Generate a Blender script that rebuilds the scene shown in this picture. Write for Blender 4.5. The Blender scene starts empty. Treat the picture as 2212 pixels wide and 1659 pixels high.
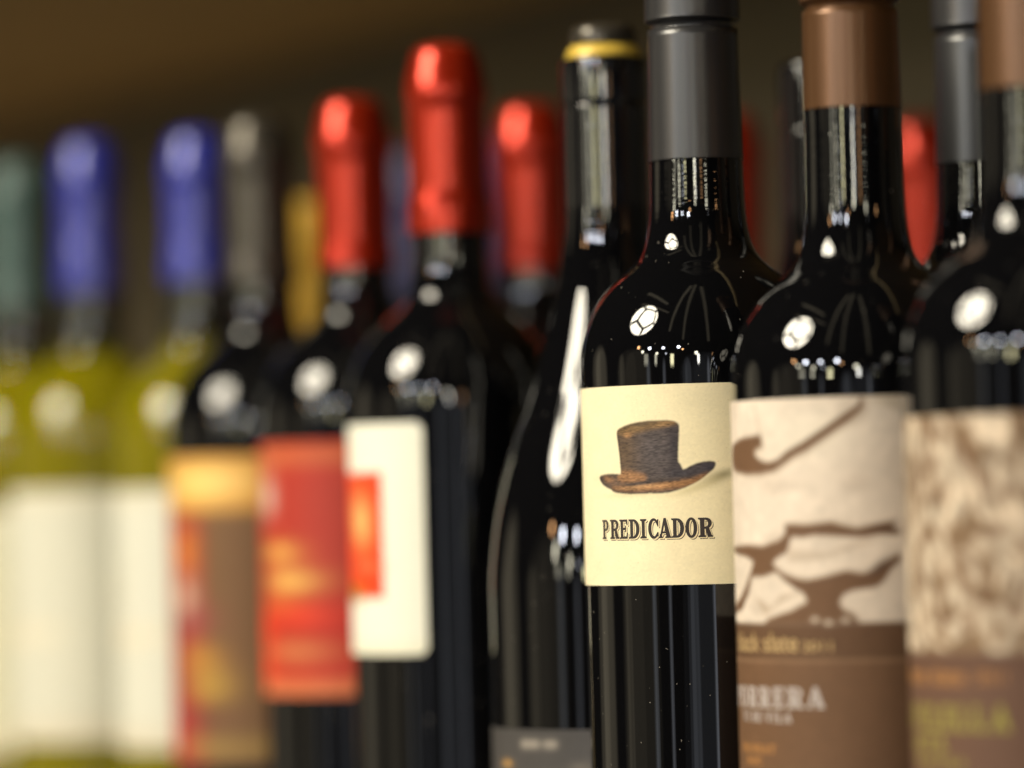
import bpy, bmesh, math, random
import numpy as np
from mathutils import Vector, Matrix
from mathutils.geometry import tessellate_polygon

random.seed(4)
rng = np.random.default_rng(7)
sc = bpy.context.scene
col = sc.collection
PI = math.pi
R = math.radians

# ---------------------------------------------------------------- camera
EYE = Vector((0.0, 0.0, 0.131))
PITCH, ROLL, FPX = R(1.70), R(1.45), 9040.0
_f = Vector((0, math.cos(PITCH), math.sin(PITCH)))
_u = Vector((0, -math.sin(PITCH), math.cos(PITCH)))
_r = Vector((1, 0, 0))
RT = _r * math.cos(ROLL) - _u * math.sin(ROLL)
UP = _r * math.sin(ROLL) + _u * math.cos(ROLL)
cam_data = bpy.data.cameras.new('camera')
cam = bpy.data.objects.new('camera', cam_data)
col.objects.link(cam)
cam.matrix_world = Matrix(((RT.x, UP.x, -_f.x, EYE.x), (RT.y, UP.y, -_f.y, EYE.y), (RT.z, UP.z, -_f.z, EYE.z), (0, 0, 0, 1)))
cam_data.sensor_fit = 'HORIZONTAL'
cam_data.lens = 85.0
cam_data.sensor_width = 85.0 * 2212 / FPX
cam_data.clip_start, cam_data.clip_end = 0.05, 60
cam_data.dof.use_dof = True
cam_data.dof.focus_distance = 1.258
cam_data.dof.aperture_fstop = 1.92
cam_data.dof.aperture_blades = 0
sc.camera = cam
sc.view_settings.view_transform = 'Standard'
sc.view_settings.look = 'None'
sc.view_settings.exposure = 0.0
sc.view_settings.gamma = 1.0
sc.cycles.use_denoising = True
sc.cycles.max_bounces = 8
sc.cycles.sample_clamp_indirect = 6.0
sc.cycles.caustics_reflective = False
sc.cycles.caustics_refractive = False

# ---------------------------------------------------------------- dim room light
w = bpy.data.worlds.new('World')
sc.world = w
w.use_nodes = True
bg = w.node_tree.nodes['Background']
bg.inputs[0].default_value = (1.0, 0.86, 0.66, 1)
bg.inputs[1].default_value = 0.008

HUB = Vector((0.0586, 1.2914, 0.18))       # the bottle in focus: lamp bearings are measured from it


def bearing(az, el, dist):
    a, e = R(az), R(el)
    return HUB + Vector((math.sin(a) * math.cos(e), -math.cos(a) * math.cos(e), math.sin(e))) * dist


def lamp(name, az, el, dist, wdeg, hdeg, radiance, colour, shape='ELLIPSE'):
    d = bpy.data.lights.new(name, 'AREA')
    d.shape = shape
    d.size = 2 * dist * math.tan(R(wdeg / 2))
    d.size_y = 2 * dist * math.tan(R(hdeg / 2))
    area = d.size * d.size_y * (PI / 4 if shape == 'ELLIPSE' else 1)
    d.energy = radiance * PI * area
    d.color = colour
    o = bpy.data.objects.new(name, d)
    col.objects.link(o)
    o.location = bearing(az, el, dist)
    o.rotation_euler = (HUB - o.location).to_track_quat('-Z', 'Y').to_euler()
    return o


WARM, COOL, AMB, CRM = (1, .86, .6), (.86, .9, 1), (1, .52, .22), (1, .95, .72)
# ceiling spots far down the shop (the small round glints on the shoulders)
for az, el, sz, L, c in [(-65, 14, 2.3, 60, AMB), (-53, 13.5, 2.6, 130, COOL), (-39, 14, 2.4, 110, COOL), (-24, 15, 2.6, 140, COOL),
                         (-20, 12.5, 1.8, 50, AMB), (-60, 10, 2.6, 45, CRM), (-45, 8.5, 2.2, 40, CRM), (-36, 8.2, 1.6, 25, COOL),
                         (-7, 8.5, 3.2, 42, CRM), (20, 10, 3.0, 32, CRM), (27, 9, 2.2, 48, COOL), (44, 11, 2.0, 32, AMB)]:
    lamp('ceiling_spot', az, el, 5.5, sz, sz, L, c)
# lit display cabinets far down the aisle (the upright streaks on necks and bodies)
for az, el, wd, hd, L, c in [(-56, 5.5, 4.0, 5.0, 5.5, CRM), (-46, 5.5, 2.0, 5.0, 12, CRM), (-30, 5.2, 3.2, 5.0, 25, (1, .93, .55)), (-5, 5.2, 2.0, 4.0, 42, (1, .98, .9)),
                             (9, 5.4, 2.4, 5.0, 10, AMB)]:
    lamp('display_cabinet_lamp', az, el, 6.0, wd, hd, L, c, 'RECTANGLE')
# added area lights stand in for lit shop shelves: dim upright streaks in glass
for az, el, wd, hd, L, c in [(-70, -7, 34, 38, .25, WARM), (0, -9, 44, 34, .16, COOL), (-116, -6, 22, 34, .62, WARM), (-84, -8, 8, 30, .5, WARM), (-54, -7, 4, 26, .9, (.8, .88, 1)), (-38, -7, 3, 24, 1.1, COOL), (-16, -8, 9, 26, .6, (.85, .9, 1)),
                             (4, -7, 3, 24, 1.5, COOL), (16, -7, 3, 26, .8, WARM), (34, -7, 4, 24, .8, (.8, .88, 1)), (52, -8, 5, 24, .6, COOL)]:
    for k, sh_ in ((1.25, 0), (.85, .12), (.45, -.1)):
        lamp('streak_stand_in', az + sh_ * wd, el, 6.0 + k, wd * k, hd * (.8 + .2 * k), L * .42, c, 'ELLIPSE')
# added strip lights stand in for dim ceiling beams mirrored in the shoulders
for az, el, wd, hd, L, c in [(-35, 55, 2.0, 50, .75, WARM), (-20, 52, 2.0, 60, .6, WARM), (5, 50, 2.5, 60, .5, WARM), (-75, 58, 26, 2.0, .8, WARM), (-66, 50, 30, 1.2, .9, WARM), (30, 40, 2, 46, .4, WARM)]:
    lamp('beam_stand_in', az, el, 5.0, wd, hd, L, c, 'RECTANGLE')


# ---------------------------------------------------------------- materials
def mat(name, base=(.5, .5, .5), rough=.5, metal=0.0, spec=.5, **kw):
    m = bpy.data.materials.new(name)
    m.use_nodes = True
    b = m.node_tree.nodes['Principled BSDF']
    b.inputs['Base Color'].default_value = (*base, 1)
    b.inputs['Roughness'].default_value = rough
    b.inputs['Metallic'].default_value = metal
    b.inputs['Specular IOR Level'].default_value = spec
    for k, v in kw.items():
        b.inputs[k].default_value = v
    return m


def bump(m, scale, strength, dist=.001, squash=(1, 1, 1), detail=2.0, above=None):
    nt = m.node_tree
    tc = nt.nodes.new('ShaderNodeTexCoord')
    mp = nt.nodes.new('ShaderNodeMapping')
    mp.inputs['Scale'].default_value = squash
    no = nt.nodes.new('ShaderNodeTexNoise')
    no.inputs['Scale'].default_value = scale
    no.inputs['Detail'].default_value = detail
    bp = nt.nodes.new('ShaderNodeBump')
    bp.inputs['Strength'].default_value = strength
    bp.inputs['Distance'].default_value = dist
    nt.links.new(tc.outputs['Object'], mp.inputs['Vector'])
    nt.links.new(mp.outputs['Vector'], no.inputs['Vector'])
    if above:
        sx = nt.nodes.new('ShaderNodeSeparateXYZ')
        mr = nt.nodes.new('ShaderNodeMapRange')
        mr.inputs[1].default_value, mr.inputs[2].default_value = above
        mr.inputs[3].default_value, mr.inputs[4].default_value = .04, 1
        ml = nt.nodes.new('ShaderNodeMath')
        ml.operation = 'MULTIPLY'
        nt.links.new(tc.outputs['Object'], sx.inputs[0])
        nt.links.new(sx.outputs['Z'], mr.inputs[0])
        nt.links.new(no.outputs['Fac'], ml.inputs[0])
        nt.links.new(mr.outputs[0], ml.inputs[1])
        nt.links.new(ml.outputs[0], bp.inputs['Height'])
    else:
        nt.links.new(no.outputs['Fac'], bp.inputs['Height'])
    nt.links.new(bp.outputs['Normal'], nt.nodes['Principled BSDF'].inputs['Normal'])
    return m


def vary(m, c1, c2, scale, squash=(1, 1, 1)):
    nt = m.node_tree
    tc = nt.nodes.new('ShaderNodeTexCoord')
    mp = nt.nodes.new('ShaderNodeMapping')
    mp.inputs['Scale'].default_value = squash
    no = nt.nodes.new('ShaderNodeTexNoise')
    no.inputs['Scale'].default_value = scale
    no.inputs['Detail'].default_value = 6
    mx = nt.nodes.new('ShaderNodeMix')
    mx.data_type = 'RGBA'
    mx.inputs[6].default_value = (*c1, 1)
    mx.inputs[7].default_value = (*c2, 1)
    nt.links.new(tc.outputs['Object'], mp.inputs['Vector'])
    nt.links.new(mp.outputs['Vector'], no.inputs['Vector'])
    nt.links.new(no.outputs['Fac'], mx.inputs[0])
    nt.links.new(mx.outputs[2], nt.nodes['Principled BSDF'].inputs['Base Color'])
    return m


def filled_glass(name):
    """thin olive glass: dark where the neck is empty, yellow where wine stands behind it"""
    m = mat(name, rough=.03, **{'Transmission Weight': .5})
    nt = m.node_tree
    tc = nt.nodes.new('ShaderNodeTexCoord')
    sx = nt.nodes.new('ShaderNodeSeparateXYZ')
    cr = nt.nodes.new('ShaderNodeValToRGB')
    mr = nt.nodes.new('ShaderNodeMapRange')
    mr.inputs[1].default_value, mr.inputs[2].default_value = .196, .206
    cr.color_ramp.elements[0].color = (.31, .265, .002, 1)
    cr.color_ramp.elements[1].color = (.018, .022, .016, 1)
    nt.links.new(tc.outputs['Object'], sx.inputs[0])
    nt.links.new(sx.outputs['Z'], mr.inputs[0])
    nt.links.new(mr.outputs[0], cr.inputs[0])
    nt.links.new(cr.outputs[0], nt.nodes['Principled BSDF'].inputs['Base Color'])
    return m


M = {}
# hand-blown ripple across the neck: fine, nearly level waves
M['black_glass'] = bump(mat('black_glass', (.0025, .0025, .003), .018), 300, .10, .0005, (.25, .25, 3.0), 1.0, (.212, .226))
def second_bump(m, scale, strength, squash):
    nt = m.node_tree
    tc = nt.nodes.new('ShaderNodeTexCoord')
    mp = nt.nodes.new('ShaderNodeMapping')
    mp.inputs['Scale'].default_value = squash
    no = nt.nodes.new('ShaderNodeTexNoise')
    no.inputs['Scale'].default_value = scale
    no.inputs['Detail'].default_value = 3
    bp = nt.nodes.new('ShaderNodeBump')
    bp.inputs['Strength'].default_value = strength
    bp.inputs['Distance'].default_value = .0005
    old = next(n for n in nt.nodes if n.type == 'BUMP' and n != bp)
    nt.links.new(tc.outputs['Object'], mp.inputs['Vector'])
    nt.links.new(mp.outputs['Vector'], no.inputs['Vector'])
    nt.links.new(no.outputs['Fac'], bp.inputs['Height'])
    nt.links.new(bp.outputs['Normal'], old.inputs['Normal'])


def dust(m, scale, clean, speck):
    nt = m.node_tree
    tc = nt.nodes.new('ShaderNodeTexCoord')
    no = nt.nodes.new('ShaderNodeTexNoise')
    no.inputs['Scale'].default_value = scale
    no.inputs['Detail'].default_value = 0
    cr = nt.nodes.new('ShaderNodeValToRGB')
    cr.color_ramp.elements[0].position, cr.color_ramp.elements[1].position = .85, .88
    cr.color_ramp.elements[0].color, cr.color_ramp.elements[1].color = (*clean, 1), (*speck, 1)
    nt.links.new(tc.outputs['Object'], no.inputs['Vector'])
    nt.links.new(no.outputs['Fac'], cr.inputs[0])
    nt.links.new(cr.outputs[0], nt.nodes['Principled BSDF'].inputs['Base Color'])


second_bump(M['black_glass'], 420, .012, (1, 1, .03))
dust(M['black_glass'], 1000, (.0025, .0025, .003), (.22, .20, .17))
M['black_foil'] = bump(mat('glossy_black_foil', (.004, .004, .005), .09, spec=.8), 120, .12, .0006, (.4, .4, 2.5), 1.0)
M['grey_capsule'] = bump(mat('satin_grey_capsule', (.017, .0165, .018), .34, spec=.75), 500, .06, .0005, (.3, .3, 4))
M['grey_capsule_dull'] = mat('dull_grey_capsule', (.06, .052, .040), .27, .5)
M['copper_capsule'] = bump(mat('satin_copper_capsule', (.112, .050, .018), .33, .5, .7), 400, .06, .0005, (.3, .3, 4))
M['red_capsule'] = mat('red_capsule', (.38, .019, .003), .25, .6, **{'Coat Weight': .12, 'Coat Roughness': .1})
M['blue_capsule'] = mat('blue_capsule', (.020, .027, .27), .32, .15, **{'Coat Weight': .5, 'Coat Roughness': .14})
M['green_capsule'] = mat('grey_green_capsule', (.045, .085, .075), .45)
M['ochre_capsule'] = mat('ochre_capsule', (.55, .32, .035), .4)
M['gold_foil'] = mat('gold_foil', (.62, .42, .06), .4, .1)
M['gold_band'] = mat('dull_gold_band', (.33, .23, .08), .4, .4)
M['white_wine_glass'] = filled_glass('olive_white_wine_glass')
M['print_dark'] = mat('dark_print', (.04, .032, .03), .7, spec=.2)
M['print_cream'] = mat('cream_print', (.80, .68, .42), .7, spec=.2)
M['print_tan'] = mat('tan_print', (.44, .30, .14), .6, spec=.2)
M['print_white'] = mat('pale_grey_print', (.44, .385, .36), .6, spec=.2)
M['print_orange'] = mat('orange_print', (.38, .18, .06), .6, spec=.2)
M['print_yellow'] = mat('yellow_green_print', (.29, .25, .06), .6, spec=.2)
M['shelf_wood'] = bump(vary(mat('brown_shelf_wood', rough=.5), (.54, .40, .195), (.66, .50, .26), 5, (1, 14, 14)), 40, .2, .001, (.2, 3, 3))  # upper board: colour lightened to make up for bounce light on its underside
M['dark_wood'] = bump(vary(mat('dark_shelf_wood', rough=.5), (.17, .115, .055), (.24, .165, .08), 5, (1, 14, 14)), 40, .2, .001, (.2, 3, 3))  # lower board: colour darkened so it bounces less light upward
M['back_wood'] = vary(mat('dark_back_panel', rough=.6), (.095, .077, .041), (.13, .106, .058), 3, (3, 3, 1))
M['lead'] = mat('dark_lead_came', (.02, .02, .02), .5, .5)


def paper(name, rough=.62):
    m = mat(name, rough=rough, spec=.25)
    nt = m.node_tree
    at = nt.nodes.new('ShaderNodeAttribute')
    at.attribute_name = 'ink'
    nt.links.new(at.outputs['Color'], nt.nodes['Principled BSDF'].inputs['Base Color'])
    return m


M['paper'] = bump(paper('printed_label_paper'), 900, .12, .0004)
M['paper_satin'] = paper('printed_label_satin', .5)


# ---------------------------------------------------------------- mesh helpers
def link(name, me, material=None, parent=None):
    o = bpy.data.objects.new(name, me)
    col.objects.link(o)
    if material:
        me.materials.append(material)
    if parent:
        o.parent = parent
    return o


def grid_mesh(name, V, nu, nv, wrap=False, keep=None, smooth=True, ink=None):
    """V: (nv*nu, 3); rows along v, columns along u."""
    cu = nu if wrap else nu - 1
    j, i = np.meshgrid(np.arange(nv - 1), np.arange(cu), indexing='ij')
    i2 = (i + 1) % nu
    q = np.stack([j * nu + i, j * nu + i2, (j + 1) * nu + i2, (j + 1) * nu + i], -1).reshape(-1, 4)
    if keep is not None:
        q = q[keep.reshape(-1)]
    me = bpy.data.meshes.new(name)
    me.vertices.add(len(V))
    me.vertices.foreach_set('co', np.ascontiguousarray(V, dtype=np.float32).ravel())
    me.loops.add(q.size)
    me.loops.foreach_set('vertex_index', q.ravel().astype(np.int32))
    me.polygons.add(len(q))
    me.polygons.foreach_set('loop_start', (np.arange(len(q)) * 4).astype(np.int32))
    me.update(calc_edges=True)
    if smooth:
        me.polygons.foreach_set('use_smooth', np.ones(len(q), dtype=bool))
    if ink is not None:
        a = me.color_attributes.new('ink', 'FLOAT_COLOR', 'POINT')
        c = np.ones((len(V), 4), dtype=np.float32)
        c[:, :3] = ink.reshape(-1, 3)
        a.data.foreach_set('color', c.ravel())
    me.validate()
    return me


def spline(pts, n=6):
    """Catmull-Rom through (r, z) points; a repeated point keeps a corner."""
    P = [pts[0]] + list(pts) + [pts[-1]]
    out = []
    for k in range(1, len(P) - 2):
        p0, p1, p2, p3 = (np.array(P[k + d], float) for d in (-1, 0, 1, 2))
        if np.allclose(p1, p2):
            continue
        for t in np.linspace(0, 1, n, endpoint=False):
            out.append(.5 * (2 * p1 + (p2 - p0) * t + (2 * p0 - 5 * p1 + 4 * p2 - p3) * t * t + (3 * p1 - p0 - 3 * p2 + p3) * t ** 3))
    out.append(np.array(pts[-1], float))
    return [(max(a, 0), b) for a, b in out]


def lathe(name, prof, material, parent, seg=96):
    prof = np.array(prof) / 1000.0
    th = np.linspace(0, 2 * PI, seg, endpoint=False)
    V = np.stack([np.outer(prof[:, 0], np.cos(th)), np.outer(prof[:, 0], np.sin(th)), np.outer(prof[:, 1], np.ones(seg))], -1).reshape(-1, 3)
    return link(name, grid_mesh(name, V, seg, len(prof), wrap=True), material, parent)


def on_glass(u, z, r):
    """label coordinates (mm round the glass, mm up) -> metres; u = 0 faces the aisle side of the camera (-Y)"""
    a = u / r
    return np.stack([r * np.sin(a), -r * np.cos(a), z], -1) / 1000.0


class Sheet:
    """a printed label: a fine grid of paper whose vertices carry the printed colour"""
    def __init__(s, u0, u1, z0, z1, cell, base):
        s.nu, s.nz = int((u1 - u0) / cell) + 1, int((z1 - z0) / cell) + 1
        s.u, s.z = np.linspace(u0, u1, s.nu), np.linspace(z0, z1, s.nz)
        s.U, s.Z = np.meshgrid(s.u, s.z)
        s.cell = cell
        s.img = np.ones((s.nz, s.nu, 3)) * np.array(base)

    def blur(s, a, mm):
        k = int(round(mm / s.cell))
        if k < 1:
            return a
        x = np.arange(-2 * k, 2 * k + 1)
        g = np.exp(-.5 * (x / k) ** 2)
        g /= g.sum()
        for ax in (0, 1):
            pw = [(0, 0)] * a.ndim
            pw[ax] = (2 * k, 2 * k)
            p = np.pad(a, pw, mode='edge')
            a = sum(np.take(p, np.arange(d, d + a.shape[ax]), axis=ax) * g[d] for d in range(len(g)))
        return a

    def mask(s, poly, soft=0):
        m = np.zeros_like(s.U)
        for du, dz in ((-.25, -.25), (.25, -.25), (-.25, .25), (.25, .25)):
            X, Y = s.U + du * s.cell, s.Z + dz * s.cell
            c = np.zeros(X.shape, bool)
            n = len(poly)
            for i in range(n):
                (x1, y1), (x2, y2) = poly[i], poly[(i + 1) % n]
                if y1 == y2:
                    continue
                c ^= ((Y < y1) != (Y < y2)) & (X < (x2 - x1) * (Y - y1) / (y2 - y1) + x1)
            m += c * .25
        return s.blur(m, soft)

    def put(s, m, c, k=1.0):
        s.img += (np.array(c) - s.img) * (m * k)[..., None]

    def poly(s, p, c, soft=0, k=1.0):
        s.put(s.mask(p, soft), c, k)

    def rect(s, a, b, c, d, colour, soft=0, k=1.0):
        s.poly([(a, c), (b, c), (b, d), (a, d)], colour, soft, k)

    def blob(s, u, z, ru, rz, c, k=1.0, tilt=0.0, p=2):
        X, Y = s.U - u, s.Z - z
        a = R(tilt)
        X, Y = X * math.cos(a) + Y * math.sin(a), -X * math.sin(a) + Y * math.cos(a)
        s.put(np.exp(-((X / ru) ** 2 + (Y / rz) ** 2) ** (p / 2)), c, k)

    def noise(s, mu, mz):
        """smooth noise, feature size mu x mz (mm), values about -1..1"""
        nu, nz = max(2, int((s.u[-1] - s.u[0]) / mu) + 2), max(2, int((s.z[-1] - s.z[0]) / mz) + 2)
        g = rng.standard_normal((nz, nu))
        x = np.linspace(0, nu - 1.001, s.nu)
        y = np.linspace(0, nz - 1.001, s.nz)
        xi, yi = x.astype(int), y.astype(int)
        fx, fy = x - xi, y - yi
        fx, fy = fx * fx * (3 - 2 * fx), fy * fy * (3 - 2 * fy)
        a = g[np.ix_(yi, xi)] * (1 - fx) + g[np.ix_(yi, xi + 1)] * fx
        b = g[np.ix_(yi + 1, xi)] * (1 - fx) + g[np.ix_(yi + 1, xi + 1)] * fx
        return a * (1 - fy)[:, None] + b * fy[:, None]

    def build(s, name, r, material, parent, corner=0):
        r = r + .18
        keep = None
        if corner:
            uc, zc = (s.u[:-1] + s.u[1:]) / 2, (s.z[:-1] + s.z[1:]) / 2
            X, Y = np.meshgrid(uc, zc)
            dx = np.maximum(np.maximum(s.u[0] + corner - X, X - (s.u[-1] - corner)), 0)
            dy = np.maximum(np.maximum(s.z[0] + corner - Y, Y - (s.z[-1] - corner)), 0)
            keep = dx * dx + dy * dy <= corner * corner
        V = on_glass(s.U.ravel(), s.Z.ravel(), r)
        return link(name, grid_mesh(name, V, s.nu, s.nz, keep=keep, ink=np.clip(s.img, .002, .9)), material, parent)


# ---------------------------------------------------------------- lettering: bold slab capitals drawn as outlines
def arc(cx, cy, rx, ry, a0, a1, n=9):
    return [(cx + rx * math.cos(R(a0 + (a1 - a0) * k / n)), cy + ry * math.sin(R(a0 + (a1 - a0) * k / n))) for k in range(n + 1)]


def glyphs():
    G = {}
    G['I'] = [[(0, 0), (1, 0), (1, .07), (.74, .13), (.74, .87), (1, .93), (1, 1), (0, 1), (0, .93), (.26, .87), (.26, .13), (0, .07)]]
    bowl = [(.60, .42)] + arc(.60, .71, .40, .29, -90, 90)
    hole_p = [(.46, .53), (.54, .53)] + arc(.54, .71, .17, .18, -90, 90) + [(.46, .89)]
    G['P'] = [[(0, 0), (.66, 0), (.66, .06), (.46, .12), (.46, .42)] + bowl + [(0, 1), (0, .93), (.14, .88), (.14, .12), (0, .06)], hole_p]
    G['R'] = [[(0, 0), (.54, 0), (.54, .06), (.44, .12), (.44, .42), (.50, .42), (.64, .0), (1.0, 0), (1.0, .07), (.92, .12), (.76, .45)]
              + arc(.56, .72, .38, .28, -58, 90) + [(0, 1), (0, .93), (.13, .88), (.13, .12), (0, .06)],
              [(.44, .54), (.52, .54)] + arc(.52, .71, .16, .17, -90, 90) + [(.44, .88)]]
    G['E'] = [[(0, 0), (.96, 0), (1, .32), (.88, .32), (.80, .13), (.46, .12), (.46, .45), (.66, .45), (.70, .34), (.80, .34), (.80, .68), (.70, .68), (.66, .57), (.46, .57),
               (.46, .88), (.78, .87), (.86, .70), (.98, .70), (.94, 1), (0, 1), (0, .93), (.14, .88), (.14, .12), (0, .06)]]
    G['D'] = [[(0, 0)] + arc(.46, .5, .54, .5, -90, 90, 14) + [(0, 1), (0, .93), (.14, .88), (.14, .12), (0, .06)],
              [(.42, .12)] + arc(.44, .5, .25, .38, -90, 90, 12) + [(.42, .88)]]
    G['O'] = [arc(.5, .5, .5, .53, 0, 360, 28)[:-1], arc(.5, .5, .19, .40, 0, 360, 24)[:-1]]
    G['C'] = [arc(.54, .5, .54, .53, 52, 308, 22) + [(1.0, .10), (1.0, .30), (.90, .33)] + arc(.58, .5, .26, .40, 305, 55, 18) + [(.86, .66), (.90, .60), (1.0, .60), (1.0, .98), (.90, .98)]]
    G['A'] = [[(0, 0), (.36, 0), (.36, .06), (.27, .11), (.32, .24), (.57, .24), (.61, .11), (.52, .06), (.52, 0), (1, 0), (1, .06), (.93, .11), (.60, 1.03), (.42, 1.03), (.12, .11), (0, .06)],
              [(.36, .34), (.54, .34), (.46, .66)]]
    G['V'] = [[(.40, -.02), (.58, -.02), (.90, .89), (1, .94), (1, 1), (.62, 1), (.62, .94), (.74, .89), (.56, .32), (.36, .89), (.46, .94), (.46, 1), (0, 1), (0, .94), (.08, .89)]]
    G['L'] = [[(0, 0), (.94, 0), (1, .38), (.88, .38), (.76, .13), (.46, .12), (.46, .88), (.64, .94), (.64, 1), (0, 1), (0, .94), (.14, .88), (.14, .12), (0, .06)]]
    G['T'] = [[(.24, 0), (.76, 0), (.76, .06), (.66, .12), (.66, .88), (.80, .87), (.90, .68), (1, .68), (.97, 1), (.03, 1), (0, .68), (.10, .68), (.20, .87), (.34, .88), (.34, .12), (.24, .06)]]
    return G


GL = glyphs()
RELW = dict(I=.42, P=.72, R=.84, E=.72, D=.82, O=.84, C=.78, A=.90, V=.88, L=.70, T=.80)


def letters_to_mesh(name, items, r, lift, material, parent, slices=.9):
    """items: (letter, u0, u1, z0, z1). Flat outlines cut into narrow strips and wrapped round the glass."""
    bm = bmesh.new()
    for ch, u0, u1, z0, z1 in items:
        loops = [[Vector((u0 + x * (u1 - u0), z0 + y * (z1 - z0), 0)) for x, y in lp] for lp in GL[ch]]
        flat = [v for lp in loops for v in lp]
        vs = [bm.verts.new(v) for v in flat]
        for t in tessellate_polygon(loops):
            try:
                bm.faces.new([vs[k] for k in t])
            except ValueError:
                pass
    return wrap(name, bm, r, lift, material, parent, slices)


def wrap(name, bm, r, lift, material, parent, slices=.9):
    us = [v.co.x for v in bm.verts]
    u = math.floor(min(us) / slices) * slices
    while u < max(us):
        bmesh.ops.bisect_plane(bm, geom=bm.verts[:] + bm.edges[:] + bm.faces[:], plane_co=(u, 0, 0), plane_no=(1, 0, 0))
        u += slices
    bmesh.ops.recalc_face_normals(bm, faces=bm.faces[:])
    for v in bm.verts:
        p = on_glass(np.array(v.co.x), np.array(v.co.y), r + .18 + lift)
        v.co = Vector([float(c) if abs(c) < 1e9 else 0 for c in (p[0] * (1), p[1], p[2])])
    me = bpy.data.meshes.new(name)
    bm.to_mesh(me)
    bm.free()
    return link(name, me, material, parent)


def capitals(text, u_right, z0, h, stretch=1.0, gap=.12):
    """items for letters_to_mesh, set flush right at u_right"""
    out, u = [], u_right
    for ch in reversed(text):
        if ch == ' ':
            u -= .45 * h * stretch
            continue
        wd = RELW[ch] * h * stretch
        out.append((ch, u - wd, u, z0, z0 + h))
        u -= wd + gap * h * stretch
    return out


def lower(name, text, u_right, z0, h, width, r, lift, material, parent):
    """lower-case line set in the built-in face, wrapped on the glass"""
    cu = bpy.data.curves.new(name, 'FONT')
    cu.body = text
    cu.size = 1.0
    cu.fill_mode = 'FRONT'
    cu.offset = .012
    tmp = bpy.data.objects.new(name, cu)
    col.objects.link(tmp)
    me = bpy.data.meshes.new_from_object(tmp.evaluated_get(bpy.context.evaluated_depsgraph_get()))
    bpy.data.objects.remove(tmp)
    bm = bmesh.new()
    bm.from_mesh(me)
    bpy.data.meshes.remove(me)
    xs = [v.co.x for v in bm.verts]
    ys = [v.co.y for v in bm.verts]
    for v in bm.verts:
        v.co = Vector((u_right + (v.co.x - max(xs)) / (max(xs) - min(xs)) * width, z0 + v.co.y / max(ys) * h, 0))
    return wrap(name, bm, r, lift, material, parent)


# ---------------------------------------------------------------- bottles
def at(x, y, depth):
    """the point at a given depth along the line of sight through a point of the 2212 x 1659 photograph"""
    d = _f + RT * ((x - 1106) / FPX) - UP * ((y - 829.5) / FPX)
    return EYE + d * (depth / d.y)


def place(x, y, scale):
    p = at(x, y, FPX / scale / 1000)
    return (p.x, p.y, 0)


def thing(name, label, cat, loc, group=None):
    o = bpy.data.objects.new(name, None)
    o.empty_display_size = .02
    col.objects.link(o)
    o.location = loc
    o['label'] = label
    o['category'] = cat
    if group:
        o['group'] = group
    return o


GROUP = 'wine bottles standing on the shelf'


def bordeaux(Rb=37.3, dz=0.0, rn=14.5, top=298.0, neck_z=0.0):
    """outline of a high-shouldered bottle; dz lifts the shoulder, rn is the neck radius"""
    k = Rb / 37.3
    sh = [(37.3, 160), (37.3, 167), (37.3, 174)] + [(37.3 - 36 * (1 - math.cos(R(a))), 174 + 36 * math.sin(R(a))) for a in (7, 14, 21, 28, 35, 42, 48, 53.5)] + [(19.6, 205.7)]
    pts = [(0, 24), (14, 22), (24, 12), (29, 2), (31, 0), (34.5, .6), (36.6, 3), (37.3, 8), (37.3, 8), (37.3, 40), (37.3, 90), (37.3, 140)]
    prof = [(a * k, b) for a, b in pts] + [(a * k, b + dz) for a, b in sh]
    prof += [(rn + 2.9, 209.3 + dz), (rn + 1.45, 214.0 + dz), (rn + .55, 220.5 + dz), (rn + .2, 229 + dz), (rn, 238), (rn - .1, 248), (rn - 2.4, 257), (rn - 2.8, top - 20), (rn - 2.8, top - 12), (rn - 3.4, top - 9), (0, top - 9)]
    return spline(prof, 7)


def burgundy(Rb=42.0, rn=14.0, top=287.0):
    pts = [(0, 26), (16, 23), (27, 12), (33, 2), (35, 0), (39, .6), (41.3, 3), (Rb, 8), (Rb, 8), (Rb, 40), (Rb, 90), (Rb, 106), (41.4, 115), (40.0, 125.7), (38.1, 135), (35.6, 144.3),
           (31.4, 156.5), (26.2, 171), (21.2, 188), (17.2, 204), (15.2, 217), (rn + .3, 232), (rn, 245), (rn - 1.2, 255), (rn - 1.5, top - 16), (rn - 2, top - 13), (0, top - 13)]
    return spline(pts, 7)


def capsule_prof(zb, zt, r0, r1, groove, rb, dome=3.0, gd=.9, gh=1.6):
    """foil: from the cut edge zb up to zt; a groove under the bottle's lip at height groove"""
    p = [(r0 - .5, zb - .02), (r0, zb), (r0, zb), (r0, zb + .6), (r0 + (r1 - r0) * .5, (zb + groove) / 2), (r1, groove - 2.2), (r1, groove - gh), (r1, groove - gh), (r1 - gd * .7, groove - gh + .05), (r1 - gd * .7, groove - gh * .6), (r1 - gd * .4, groove - gh * .2),
         (rb, groove + .5), (rb + .05, groove + 2.0), (rb, (groove + zt - dome) / 2), (rb, zt - dome)]
    for k in range(1, 7):
        a = k / 6 * PI / 2
        p.append((rb - dome * (1 - math.cos(a)), zt - dome + dome * math.sin(a)))
    p.append((0, zt + .1))
    return spline(p, 5)


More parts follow.
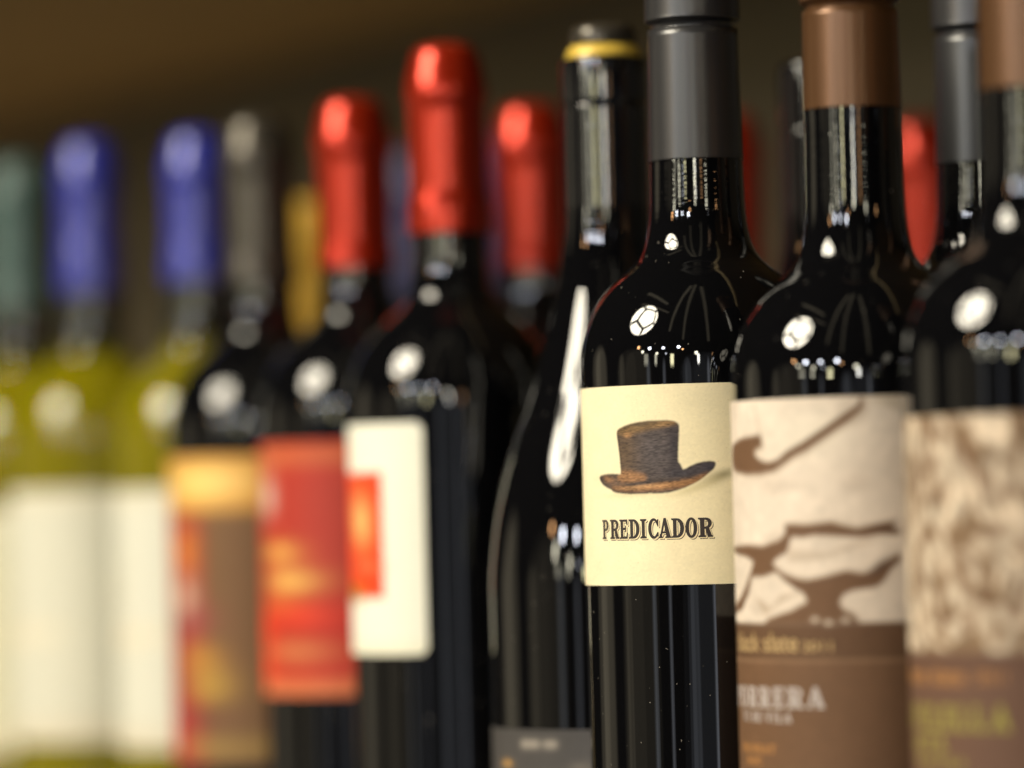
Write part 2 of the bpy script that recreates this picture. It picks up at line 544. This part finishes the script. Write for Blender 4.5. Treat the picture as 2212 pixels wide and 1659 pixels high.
def round_cap(zb, zt, r=14.1, zf=None):
    """long foil with a rounded head, a slight waist under it and a flare near its lower edge"""
    zf = zf or zb + 9
    p = [(r + .2, zb - .02), (r + .55, zb), (r + .55, zb), (r + .55, (zb + zf - 5) / 2), (r + .45, zf - 4.0), (r + .05, zf - 1.2), (r - .35, zf + 1.2), (r - .5, zf + 4), (r - .45, (zf + zt) / 2), (r - .45, zt - 27), (r - .35, zt - 23),
         (r + .3, zt - 20), (r + .4, zt - 17), (r + .1, zt - 14.5), (r - .55, zt - 11.5), (r - 1.2, zt - 8.5), (r - 1.95, zt - 5.5), (r - 3.3, zt - 2.8), (r - 6.5, zt - .6), (r - 10, zt - .1), (0, zt)]
    return spline(p, 5)


bottles = {}


def bottle(key, label, x, y, s, body, glass, foil, foil_mat, extra=()):
    t = thing('wine_bottle', label, 'wine bottle', place(x, y, s), GROUP)
    lathe('glass_body', body, M[glass], t, 128)
    c = lathe('capsule', foil, M[foil_mat], t, 96)
    for nm, prof, m_ in extra:
        lathe(nm, prof, M[m_], c, 96)
    bottles[key] = t
    return t


# the sharp bottle with the hat
hat_b = bottle('hat', 'black wine bottle in sharp focus with a top hat on its cream label', 1499, 190, 7.0,
               bordeaux(37.3, 0, 14.35), 'black_glass', capsule_prof(237.7, 299, 14.55, 13.95, 279.6, 14.75, 2.5, 1.7, 2.2), 'grey_capsule')
# two copper-capped bottles on the right
slab_b = bottle('slab', 'black bottle with copper capsule and pale cracked slabs pictured above brown lettered label', 1838, 120, 7.45,
                bordeaux(37.5, -8, 14.1), 'black_glass', capsule_prof(244.7, 297, 14.35, 13.9, 275.2, 14.5, 2.5, 1.7, 2.2), 'copper_capsule')
rubble_b = bottle('rubble', 'copper capped black bottle with heaped pale stones on its label, at right edge', 2228, 100, 7.95,
                  bordeaux(37.5, -6, 14.1), 'black_glass', capsule_prof(242.0, 297, 14.35, 13.9, 275.2, 14.5, 2.5, 1.7, 2.2), 'copper_capsule')
# burgundy bottle, glossy black foil, gold ring, grey crown
slope_b = bottle('slope', 'slope shouldered dark bottle with gold ringed black capsule, left of the top hat bottle', 1306, 200, 6.6,
                 burgundy(), 'black_glass',
                 spline([(14.0, 219), (14.5, 219.2), (14.5, 219.2), (14.4, 240), (14.3, 259), (14.3, 261.2), (13.9, 262.0), (14.3, 263), (14.5, 264), (14.5, 272), (14.3, 277.0), (14.3, 277.0), (11, 277.3), (0, 277.4)], 5), 'black_foil',
                 (('gold_ring', spline([(8, 277.5), (12.6, 277.6), (12.6, 277.6), (12.3, 279.0), (11.4, 280.8), (10.2, 282.0), (8, 282.2)], 4), 'gold_foil'),
                  ('crown', spline([(8, 281.9), (11.0, 282.1), (11.0, 282.1), (10.8, 286.0), (9.2, 288.2), (5, 289), (0, 289.1)], 4), 'grey_capsule_dull')))
square_b = bottle('square', 'tall bottle with red capsule and white label carrying a red square', 966, 300, 6.2,
                  bordeaux(37.0, -5.5, 12.9, 292), 'black_glass', round_cap(227, 294, 14.1, 240), 'red_capsule')
redlab_b = bottle('redlab', 'bottle with red capsule and red label lettered in gold, next to the white label', 765, 400, 5.85,
                  bordeaux(37.0, -7.5, 12.9, 282), 'black_glass', round_cap(221, 284.5, 14.2, 228), 'red_capsule')
gold_b = bottle('gold', 'bottle with grey capsule and gold topped brown and crimson label', 560, 450, 5.6,
                bordeaux(37.0, -10, 12.9, 283), 'black_glass', round_cap(220, 285, 14.2, 229), 'grey_capsule_dull')
blue1_b = bottle('blue1', 'white wine bottle with blue capsule and cream label, tucked beside the gold topped label', 428, 450, 5.3,
                 bordeaux(37.0, -11, 12.9, 286), 'white_wine_glass', round_cap(226, 288, 13.6, 240), 'blue_capsule')
blue2_b = bottle('blue2', 'white wine bottle with blue capsule and cream label, second from the left edge', 195, 450, 5.1,
                 bordeaux(37.0, -9, 12.9, 290), 'white_wine_glass', round_cap(226, 292, 13.6, 247), 'blue_capsule')
green_b = bottle('green', 'pale bottle with grey green capsule, cut by the left edge of the picture', 40, 450, 4.9,
                 bordeaux(37.0, -11, 12.9, 288), 'white_wine_glass', round_cap(224, 290, 14.2), 'green_capsule')

# ---- label of the hat bottle
PAPER = (.81, .71, .465)
HAT = [(-30.63, 152.87), (-30.31, 153.76), (-29.31, 154.33), (-27.4, 154.97), (-24.82, 155.59), (-21.91, 156.03), (-18.92, 156.25), (-15.64, 156.33), (-13.51, 156.32), (-11.85, 156.21), (-10.42, 155.93),
       (-9.41, 155.4), (-8.93, 154.69), (-8.91, 153.2), (-9.11, 150.22), (-9.33, 147.25), (-9.46, 144.67), (-9.43, 143.68), (-8.84, 143.07), (-8.46, 142.16), (-8.07, 141.36), (-7.16, 141.63), (-5.74, 142.39),
       (-3.73, 143.13), (-1.74, 143.57), (0.25, 143.66), (1.44, 143.49), (1.87, 143.08), (1.81, 142.39), (1.18, 141.22), (-0.04, 140.26), (-1.46, 139.1), (-3.07, 137.95), (-5.09, 136.91), (-7.52, 135.88),
       (-9.96, 135.11), (-12.45, 134.52), (-15.19, 134.33), (-18.45, 134.41), (-21.88, 134.35), (-25.52, 134.29), (-28.65, 134.56), (-31.45, 134.86), (-32.94, 135.29), (-33.85, 135.9), (-35.79, 136.5),
       (-37.87, 137.39), (-39.33, 138.62), (-39.84, 139.53), (-39.26, 140.13), (-37.0, 140.55), (-33.65, 140.68), (-31.24, 140.56), (-29.4, 140.42), (-29.28, 141.22), (-29.43, 143.22), (-29.73, 146.43),
       (-30.18, 149.65), (-30.53, 151.66)]
sh = Sheet(-76, 34, 106.8, 167.1, .2, PAPER)
sh.img *= (1 + .02 * sh.noise(6, 6) + .022 * sh.noise(.6, .5) + .008 * sh.noise(2.2, .4))[..., None]
sp = np.clip(sh.noise(.45, .4) - 2.1, 0, .6)
sh.put(sp, (.55, .38, .16))
# the printed cast smear to the right of the brim
sh.blob(4.2, 139.6, 4.2, 1.5, (.22, .19, .10), .75, 14)
sh.blob(1.0, 138.0, 5.0, 1.5, (.34, .28, .14), .55, 18)
sh.blob(-5.5, 135.3, 6.5, 1.2, (.5, .42, .2), .45, 14)
sh.blob(-26, 134.0, 12, .8, (.6, .48, .24), .4)
save = sh.img.copy()
H = sh.img
H[:] = (.070, .052, .046)
sh.blob(-27, 147, 5, 9, (.115, .07, .035), .7)
sh.blob(-16, 147, 7, 8, (.082, .068, .070), .8)
sh.blob(-10.5, 148, 2.2, 9, (.035, .03, .036), .85)
sh.blob(0, 141.8, 5, 3, (.035, .032, .045), .9)
sh.blob(-8, 140.3, 6, 1.6, (.045, .04, .05), .8)
# lit crown top
sh.poly([(-30.6, 152.4), (-26, 152.2), (-20, 153.2), (-14, 154.3), (-9, 155.3), (-9, 158), (-31, 158)], (.17, .10, .04), .6, .85)
sh.blob(-13, 155.2, 3.2, .8, (.36, .21, .09), .8, 8)
sh.blob(-21, 155.3, 3.5, .7, (.10, .075, .045), .7, 8)
sh.blob(-26.3, 152.2, 1.6, .8, (.36, .19, .08), .75)
# hat band and brim
sh.poly([(-29.6, 141.4), (-25, 141.2), (-20, 140.0), (-20, 138.0), (-28, 137.8), (-31, 139), (-30, 140.5)], (.34, .17, .075), .7, .85)
sh.blob(-35, 139.0, 3.4, 1.1, (.26, .13, .06), .7, -10)
sh.poly([(-34, 136.8), (-24, 136.4), (-14, 137.7), (-6, 138.4), (0, 140.2), (.5, 139.6), (-3, 137.2), (-9, 135.8), (-16, 135.3), (-26, 135.3), (-33, 136)], (.31, .15, .058), .55, .9)
sh.blob(-20, 136.5, 7, .6, (.46, .26, .12), .7, 3)
sh.poly([(-28.6, 137.9), (-26.5, 137.5), (-22, 138.0), (-15, 138.9), (-9, 138.6), (-9, 137.9), (-15, 138.0), (-21, 137.2), (-27, 136.9)], (.05, .038, .034), .3, .9)
sh.blob(-38.6, 139.2, 1.3, 1.3, (.04, .03, .03), .9)
fib = .22 * sh.noise(1.5, .32) + .20 * sh.noise(.8, .28) + .10 * sh.noise(2.5, .8)
H *= np.clip(1 + .8 * fib, .4, 2.2)[..., None]
hat_img = H.copy()
hm = sh.mask(HAT, .2)
edge = np.clip(sh.mask(HAT, .2) - sh.blur(sh.mask(HAT, .2), .6), 0, 1)
hat_img *= (1 - .9 * edge)[..., None]
sh.img = save + (hat_img - save) * hm[..., None]
lab = sh.build('label', 37.3, M['paper'], hat_b)
rows = [('P', -38.75, -35.40), ('R', -34.75, -30.55), ('E', -30.45, -27.0), ('D', -26.7, -22.65), ('I', -22.45, -20.2), ('C', -19.65, -16.2), ('A', -16.25, -12.15), ('D', -12.15, -8.15), ('O', -7.8, -4.2), ('R', -3.95, .45)]
it = [(c, a, b, 120.9, 126.75) for c, a, b in rows]
letters_to_mesh('lettering_shadow', [(c, a + .52, b + .52, z0 - .50, z1 - .50) for c, a, b, z0, z1 in it], 37.3, .03, M['print_dark'], lab)
letters_to_mesh('lettering_gap', [(c, a + .34, b + .34, z0 - .30, z1 - .30) for c, a, b, z0, z1 in it], 37.3, .06, M['print_cream'], lab)
letters_to_mesh('lettering', it, 37.3, .09, M['print_dark'], lab)

# ---- label of the slab bottle
BROWN = (.140, .073, .037)
SWOOSH = [(-35.56, 150.17), (-46.67, 149.39), (-56.5, 147.5), (-58.5, 144.46), (-57.5, 142.27), (-53.68, 140.21), (-44.15, 139.07), (-36.04, 139.05), (-30.34, 139.77), (-26.93, 141.61), (-23.25, 143.64),
          (-19.34, 145.22), (-14.69, 148.06), (-10.24, 150.89), (-5.9, 153.73), (-2.66, 156.6), (-2.15, 159.76), (-3.41, 159.79), (-3.68, 157.89), (-7.98, 155.27), (-14.61, 151.02), (-20.2, 147.8),
          (-25.75, 145.19), (-29.08, 142.94), (-32.65, 142.18), (-35.87, 142.9), (-38.69, 144.47), (-38.63, 145.75), (-35.02, 146.95)]
CRACK = [(-26.98, 124.58), (-19.04, 124.22), (-12.27, 124.92), (-8.01, 123.55), (-5.07, 122.84), (-1.25, 123.6), (2.58, 124.34), (6.47, 124.88), (4.69, 123.23), (7.46, 121.47), (6.56, 120.65), (1.63, 120.99),
         (-3.45, 120.27), (-11.95, 120.89), (-17.28, 121.22), (-21.04, 120.65), (-25.0, 120.93), (-25.87, 118.18), (-26.46, 116.48), (-29.52, 115.24), (-31.91, 113.77), (-31.35, 112.7), (-28.01, 110.54),
         (-23.86, 109.23), (-20.46, 108.55), (-14.91, 109.53), (-8.36, 111.1), (-3.73, 110.15), (-0.76, 110.92), (2.26, 112.95), (6.64, 115.79), (7.24, 113.66), (4.34, 111.21), (2.11, 107.89), (-0.05, 106.26),
         (-6.39, 105.56), (-9.4, 104.36), (-10.75, 102.27), (-9.52, 100.14), (-6.58, 98.82), (-4.96, 96.25), (-21.81, 96.06), (-36.54, 96.04), (-34.44, 97.76), (-25.7, 99.9), (-20.17, 102.41), (-21.53, 104.96),
         (-23.47, 105.83), (-27.54, 108.41), (-30.83, 110.99), (-35.94, 109.73), (-42.12, 109.72), (-42.67, 108.0), (-44.31, 104.54), (-49.3, 100.17), (-60.17, 98.63), (-60.85, 100.37), (-50.47, 103.61),
         (-46.28, 106.68), (-42.98, 110.57), (-40.6, 114.01), (-44.64, 115.3), (-60.85, 116.94), (-58.24, 118.05), (-43.44, 118.75), (-36.25, 118.28), (-29.35, 119.93), (-27.08, 121.6)]
sh = Sheet(-92, 30, 42, 160.1, .4, (.66, .56, .46))
sh.img *= (1 + .05 * sh.noise(14, 10) + .025 * sh.noise(3, 2))[..., None]
sh.put(np.clip(sh.noise(9, 5) - .6, 0, 1), (.50, .41, .33), .55)
sh.blob(-20, 150, 16, 7, (.76, .68, .55), .6)
for p in ([(-39, 159.9), (-38.6, 159.9), (-35.6, 150), (-36.2, 150)], [(-52, 159.9), (-51.4, 159.9), (-53.5, 149), (-54.2, 149)]):
    sh.poly(p, (.33, .23, .15), .4, .7)
sh.poly([(p[0] + .6, p[1] - .8) for p in SWOOSH], (.34, .24, .16), .4, .6)
sh.poly(SWOOSH, BROWN, .3)
sh.poly([(p[0] + .3, p[1] + .6) for p in CRACK], (.36, .25, .17), .4, .5)
sh.poly(CRACK, BROWN, .3)
for p, k in (([(-26.5, 117.6), (-14, 116.4), (-4, 119.4), (3, 120.2), (-6, 117.2), (-16, 114.2), (-26, 113.6)], .45), ([(-40, 104), (-33, 101), (-29, 104.6), (-22, 105.2), (-30, 102), (-36, 98.4)], .65)):
    sh.poly(p, (.36, .26, .18), .5, k)
sh.blob(1, 112, 4, 1.6, (.07, .035, .02), .8, 38)
sh.blob(2, 123, 4, 1, (.09, .05, .03), .7)
sh.poly([(-3, 160.2), (12, 160.2), (12, 154), (4, 157)], (.42, .34, .24), .8, .6)
sh.rect(-92, 30, 42, 96.2, BROWN, .3)
sh.rect(-92, 30, 85.6, 96.4, (.105, .054, .027), .4, .8)
for u, z in ((-18, 97.5), (-9, 97.3), (-14, 96.6)):
    sh.blob(u, z, 1.2, .8, (.6, .5, .4), .8)
sh.rect(-92, 30, 85.5, 86.2, (.27, .16, .09), .3, .8)
sh.img *= (1 + .03 * sh.noise(2, 2))[..., None]
lab = sh.build('label', 37.5, M['paper'], slab_b)
lower('lettering', 'black slate', -23.6, 88.5, 5.3, 30.5, 37.5, .06, M['print_tan'], lab)
lower('vintage', '2011', -13.0, 88.5, 2.9, 9.2, 37.5, .06, M['print_tan'], lab)
letters_to_mesh('village_name', capitals('PORRERA', -15.6, 72.5, 5.9, 1.12), 37.5, .06, M['print_white'], lab)
letters_to_mesh('small_lettering', capitals('VI DE VILA', -26.4, 68.4, 2.8, 1.15), 37.5, .06, M['print_white'], lab)
letters_to_mesh('orange_lettering', capitals('PRIORAT', -32.8, 59.5, 2.6, 1.25), 37.5, .06, M['print_orange'], lab)
letters_to_mesh('orange_lettering', capitals('DOC', -39.1, 56.0, 2.5, 1.4), 37.5, .06, M['print_orange'], lab)

# ---- label of the rubble bottle
sh = Sheet(-92, 30, 38, 152.8, .4, (.20, .125, .07))
for k in range(380):
    u, z = rng.uniform(-92, 30), rng.uniform(90, 152)
    c = np.array((.64, .52, .39)) * rng.uniform(.5, 1.22)
    sh.blob(u, z, rng.uniform(1.0, 2.5), rng.uniform(2.0, 5.4), c, .92, rng.normal(18, 24), 4)
for k in range(46):
    u, z = rng.uniform(-92, 30), rng.uniform(92, 150)
    sh.blob(u, z, rng.uniform(.8, 1.8), rng.uniform(1.5, 4.5), (.13, .06, .025), .8, rng.normal(10, 30), 3)
for u, z, a, b, t_ in ((-46, 136, 1.6, 5, 5), (-37, 132, 3.6, 2.0, 20), (-18, 122, 3.4, 2, -10), (-36, 100, 1.8, 4, 15), (-22, 106, 1.5, 3, 10), (-13, 101, 2.4, 3, 0)):
    sh.blob(u, z, a, b, (.12, .055, .022), .85, t_, 3)
sh.img *= (1 + .10 * sh.noise(2.4, 5) + .06 * sh.noise(1, 1.5))[..., None]
sh.rect(-92, 30, 38, 89.3, (.125, .066, .043), .3)
sh.rect(-92, 30, 85.8, 89.5, (.11, .056, .036), .5, .8)
lab = sh.build('label', 37.5, M['paper'], rubble_b)
lower('lettering', 'black slate', -28.6, 81.4, 4.3, 30, 37.5, .06, M['print_orange'], lab)
lower('vintage', '2011', -16.6, 81.8, 3.0, 8.6, 37.5, .06, M['print_orange'], lab)
letters_to_mesh('village_name', capitals('LA VILELLA', -15.3, 69.0, 6.6, 1.02), 37.5, .06, M['print_yellow'], lab)
letters_to_mesh('village_name', capitals('ALTA', -36.3, 63.2, 4.6, 1.05), 37.5, .06, M['print_yellow'], lab)
letters_to_mesh('small_lettering', capitals('VI DE VILA', -29.4, 59.2, 2.5, 1.25), 37.5, .06, M['print_yellow'], lab)

# ---- grey label low on the slope shouldered bottle
sh = Sheet(-66, 66, 20, 60.2, .8, (.085, .078, .078))
sh.img *= (1 + .12 * sh.noise(8, 8) + .06 * sh.noise(2, 2))[..., None]
sh.rect(-66, -14, 20, 60.5, (.060, .055, .052), 3, .8)
for a, b in ((-37.5, -29.0), (-27.5, -22.5)):
    sh.rect(a, b, 54.4, 56.4, (.42, .37, .31), .7, .8)
sh.blob(-46, 49, 3, 1.2, (.5, .28, .08), .9)
sh.blob(-14, 48, 4, 2, (.16, .14, .12), .8)
sh.build('label', 42.0, M['paper_satin'], slope_b)

# ---- white label with the red square
r_ = 37.0
sh = Sheet(-72, -10.5, 82.0, 161.2, .5, (.80, .78, .66))
sh.rect(-72, -10.5, 82, 86, (.74, .70, .50), 2, .6)
sh.rect(-58, -27.5, 101.5, 144.5, (.78, .055, .012), .6)
sh.blob(-41, 128, 7, 8.5, (.85, .48, .16), .95, 15)
sh.blob(-37, 112, 8, 2.0, (.75, .16, .06), .8)
sh.blob(-47, 103, 8, 3.2, (.32, .20, .03), .9)
sh.build('label', r_, M['paper_satin'], square_b, 3.2)

# ---- red label lettered in gold
sh = Sheet(-70, 14, 65, 157.0, .6, (.42, .025, .015))
sh.rect(-50, 14, 148, 155, (.55, .17, .06), 2, .7)
sh.rect(-36, 14, 100, 148, (.39, .04, .025), 4, .9)
sh.blob(-42, 141, 5, 10, (.50, .16, .08), .9)
sh.blob(-43, 137, 5.2, 6.0, (.62, .46, .40), 1.0)
sh.blob(-35, 117, 11, 3.6, (.68, .34, .08), 1)
sh.blob(-29, 106.5, 14, 4.2, (.72, .40, .10), 1)
sh.blob(-36, 98, 12, 3.5, (.58, .13, .03), .8)
sh.rect(-70, -40, 63, 96, (.75, .05, .012), 3, .85)
sh.blob(-24, 94, 16, 3.6, (.70, .06, .025), .8)
sh.blob(-26, 81, 18, 4.5, (.52, .16, .06), .9)
sh.rect(-50, 14, 64, 71, (.60, .18, .07), 1.5, .8)
sh.build('label', r_, M['paper_satin'], redlab_b, 2.5)

# ---- gold topped brown and crimson label
sh = Sheet(-75, 20, 36.5, 153.5, .6, (.165, .088, .04))
sh.rect(-75, -26, 36, 133, (.34, .035, .035), 2.5, .85)
sh.rect(-75, 20, 133, 154, (.58, .28, .05), 1.2)
sh.blob(-22, 143.5, 22, 6.5, (.92, .62, .20), 1.0)
sh.blob(-36, 118, 7, 9, (.62, .20, .03), .95)
sh.blob(-36, 99, 6, 7.5, (.62, .45, .32), .95)
sh.blob(-48, 90, 9, 3.5, (.10, .03, .02), .8)
sh.blob(-30, 92, 10, 6, (.28, .06, .06), .8)
sh.blob(-27, 77, 10, 5.0, (.46, .22, .04), .95)
sh.blob(-23, 67, 11, 6.0, (.44, .26, .05), .95)
sh.rect(-75, -28, 38, 58, (.42, .03, .03), 2, .85)
sh.blob(-28, 54, 14, 4, (.15, .06, .04), .8)
sh.rect(-38, 20, 40, 47, (.30, .19, .06), 2, .8)
sh.build('label', r_, M['paper_satin'], gold_b, 2.5)

# ---- cream labels of the white wines
for b, u0, u1, z0, z1, cc in ((blue1_b, -72, 24, 38, 142.5, (.64, .63, .53)), (blue2_b, -64, 13, 38.5, 143.5, (.60, .585, .48)), (green_b, -66, 6, 30, 136, (.60, .57, .40))):
    sh = Sheet(u0, u1, z0, z1, .8, cc)
    sh.rect(u0, u1, z0, z0 + 8, (.62, .54, .40), 2.5, .7)
    sh.rect(u0, u1, z1 - 6, z1, (.66, .60, .46), 2.5, .7)
    sh.blob(-46, 100, 5, 10, (.62, .57, .44), .8)
    sh.blob(-36, 83, 12, 4, (.72, .62, .45), .7)
    sh.blob(-20, 84, 9, 3, (.74, .66, .48), .6)
    sh.build('label', r_, M['paper_satin'], b, 2.0)


# ---------------------------------------------------------------- bottles further back: copies in the same columns
def dup(key, label, x, y, s, skip=()):
    src = bottles[key]
    o = src.copy()
    col.objects.link(o)
    o.location = place(x, y, s)
    o['label'] = label
    for ch in list(src.children):
        c = ch.copy()
        col.objects.link(c)
        c.parent = o
        for g in list(ch.children):
            d = g.copy()
            col.objects.link(d)
            d.parent = c
    return o


src_children = {k: list(v.children) for k, v in bottles.items()}
dup('redlab', 'red capped bottle in the back, between the tallest red capsule and the gold ringed bottle', 1150, 400, 5.7)
dup('redlab', 'red capped bottle in the back, showing right of the grey capsule in sharp focus', 1572, 400, 5.5)
dup('redlab', 'red capped bottle in the back, showing right of the middle copper capsule', 1990, 400, 5.36)
dup('hat', 'grey capped bottle in the back, between the two copper capsules', 2116, 200, 6.8)
bottle('peep', 'glossy black capped bottle in the back, peeping out left of the middle copper capsule', 1773, 250, 6.31, burgundy(42.0, 14.0, 280), 'black_glass',
       spline([(14.0, 219), (14.5, 219.2), (14.5, 219.2), (14.4, 240), (14.3, 255), (14.3, 257.2), (13.9, 258.0), (14.3, 259), (14.5, 260), (14.5, 276), (14.0, 280), (11, 281.4), (0, 281.6)], 5), 'black_foil')
shade = mat('navy_capsule', (.009, .010, .06), .5)  # the blue capsule again, with back-row shade put into its colour
for nb_label, nb_x, nb_s in (('dark blue capped bottle in the back, a sliver left of the tallest red capsule', 884, 4.8), ('dark blue capped bottle in the back, a sliver right of the tallest red capsule', 1050, 5.0)):
    nb = dup('blue2', nb_label, nb_x, 400, nb_s)
    for ch in nb.children:
        if ch.name.startswith('capsule'):
            ch.material_slots[0].link = 'OBJECT'
            ch.material_slots[0].material = shade
# the same shelf goes on past both edges of the picture
for key, x, y, lb in (('rubble', .187, 1.061, 'copper capped bottle beyond the right edge, next along the shelf front'), ('rubble', .2225, 1.1795, 'copper capped bottle beyond the right edge, second in its column'),
                      ('green', -.2560, 1.9200, 'grey green capped bottle beyond the left edge, next along the shelf front'), ('green', -.2965, 1.9960, 'grey green capped bottle beyond the left edge, second along the shelf front'),
                      ('slab', .1845, 1.2574, 'copper capped bottle hidden behind the stone labelled bottle at right'), ('hat', .2240, 1.3730, 'grey capped bottle beyond the right edge, third in its column')):
    dup(key, lb, 1106, 400, 7).location = (x, y, 0)
ochre_b = bottle('ochre', 'bottle with ochre capsule in the back, seen between the grey and a red capsule', 652, 450, 5.0,
                 bordeaux(37.0, -20, 12.9, 264), 'white_wine_glass', round_cap(190, 266, 15.2), 'ochre_capsule')

# ---------------------------------------------------------------- shelf
ROW = Vector((-.47, .883, 0)).normalized()          # along the shelf front, away from the camera
IN = Vector((.883, .47, 0)).normalized()            # into the shelf
ang = math.atan2(ROW.y, ROW.x)
shelf = thing('wine_shelf', 'brown wooden shelf unit behind and above the bottles, out of focus', 'shelf', (HUB.x, HUB.y, 0))
shelf.rotation_euler = (0, 0, ang)                  # local x along the row, local -y into the shelf


def board(name, x0, x1, y0, y1, z0, z1, material, bev=.003):
    bm = bmesh.new()
    bmesh.ops.create_cube(bm, size=1)
    for v in bm.verts:
        v.co = Vector(((x0 + x1) / 2 + v.co.x * (x1 - x0), (y0 + y1) / 2 + v.co.y * (y1 - y0), (z0 + z1) / 2 + v.co.z * (z1 - z0)))
    bmesh.ops.bevel(bm, geom=bm.edges[:], offset=bev, segments=2, affect='EDGES')
    me = bpy.data.meshes.new(name)
    bm.to_mesh(me)
    bm.free()
    return link(name, me, material, shelf)


board('shelf_board', -.75, 3.4, -.40, .050, -.025, 0, M['dark_wood'])
board('shelf_board', -.75, 3.4, -.40, -.06, .402, .428, M['shelf_wood'])
board('back_panel', -.75, 3.4, -.422, -.402, -.03, .80, M['back_wood'])
board('front_rail', -.75, 3.4, .0505, .058, -.03, .004, M['dark_wood'], .002)

# ---------------------------------------------------------------- the round leaded lamp over the aisle, mirrored in every shoulder
lamp_pos = bearing(-70, 37, 2.7)
LR = .60
lt = thing('pendant_lamp', 'glowing round leaded glass pendant lamp mirrored in the bottle shoulders', 'lamp', lamp_pos)
ico = bmesh.new()
bmesh.ops.create_icosphere(ico, subdivisions=1, radius=1)
ico.verts.ensure_lookup_table()
glow = []
for nm, c in (('lamp_glass_white', (1, .915, .73)), ('lamp_glass_tan', (.75, .58, .36))):
    m = bpy.data.materials.new(nm)
    m.use_nodes = True
    nt = m.node_tree
    nt.nodes.remove(nt.nodes['Principled BSDF'])
    e = nt.nodes.new('ShaderNodeEmission')
    e.inputs[0].default_value = (*c, 1)
    e.inputs[1].default_value = 44
    nt.links.new(e.outputs[0], nt.nodes['Material Output'].inputs[0])
    glow.append(m)
rot = Matrix.Rotation(R(20), 3, 'X') @ Matrix.Rotation(R(33), 3, 'Z')
for k, v in enumerate(ico.verts):
    ring = [f.calc_center_median().normalized() for f in v.link_faces]
    ax = v.co.normalized()
    t1 = ax.orthogonal().normalized()
    t2 = ax.cross(t1)
    ring.sort(key=lambda p: math.atan2(p.dot(t2), p.dot(t1)))
    bm = bmesh.new()
    ring = [ax + (p - ax) * .84 for p in ring]
    vs = [bm.verts.new(p) for p in ring]
    bm.faces.new(vs)
    bmesh.ops.poke(bm, faces=bm.faces[:])
    bmesh.ops.subdivide_edges(bm, edges=bm.edges[:], cuts=3, use_grid_fill=True)
    for q in bm.verts:
        q.co = rot @ (q.co.normalized() * LR)
    bmesh.ops.recalc_face_normals(bm, faces=bm.faces[:])
    me = bpy.data.meshes.new('glass_panel')
    bm.to_mesh(me)
    bm.free()
    link('glass_panel', me, glow[1 if k in (8,) else 0], lt)
ico.free()
bm = bmesh.new()
bmesh.ops.create_icosphere(bm, subdivisions=4, radius=LR * .985)
me = bpy.data.meshes.new('lead_frame')
bm.to_mesh(me)
bm.free()
link('lead_frame', me, M['lead'], lt)
bm = bmesh.new()
bmesh.ops.create_cone(bm, cap_ends=True, segments=12, radius1=.015, radius2=.015, depth=.8)
bmesh.ops.translate(bm, verts=bm.verts[:], vec=(0, 0, LR + .4))
me = bpy.data.meshes.new('hanging_rod')
bm.to_mesh(me)
bm.free()
link('hanging_rod', me, M['lead'], lt)
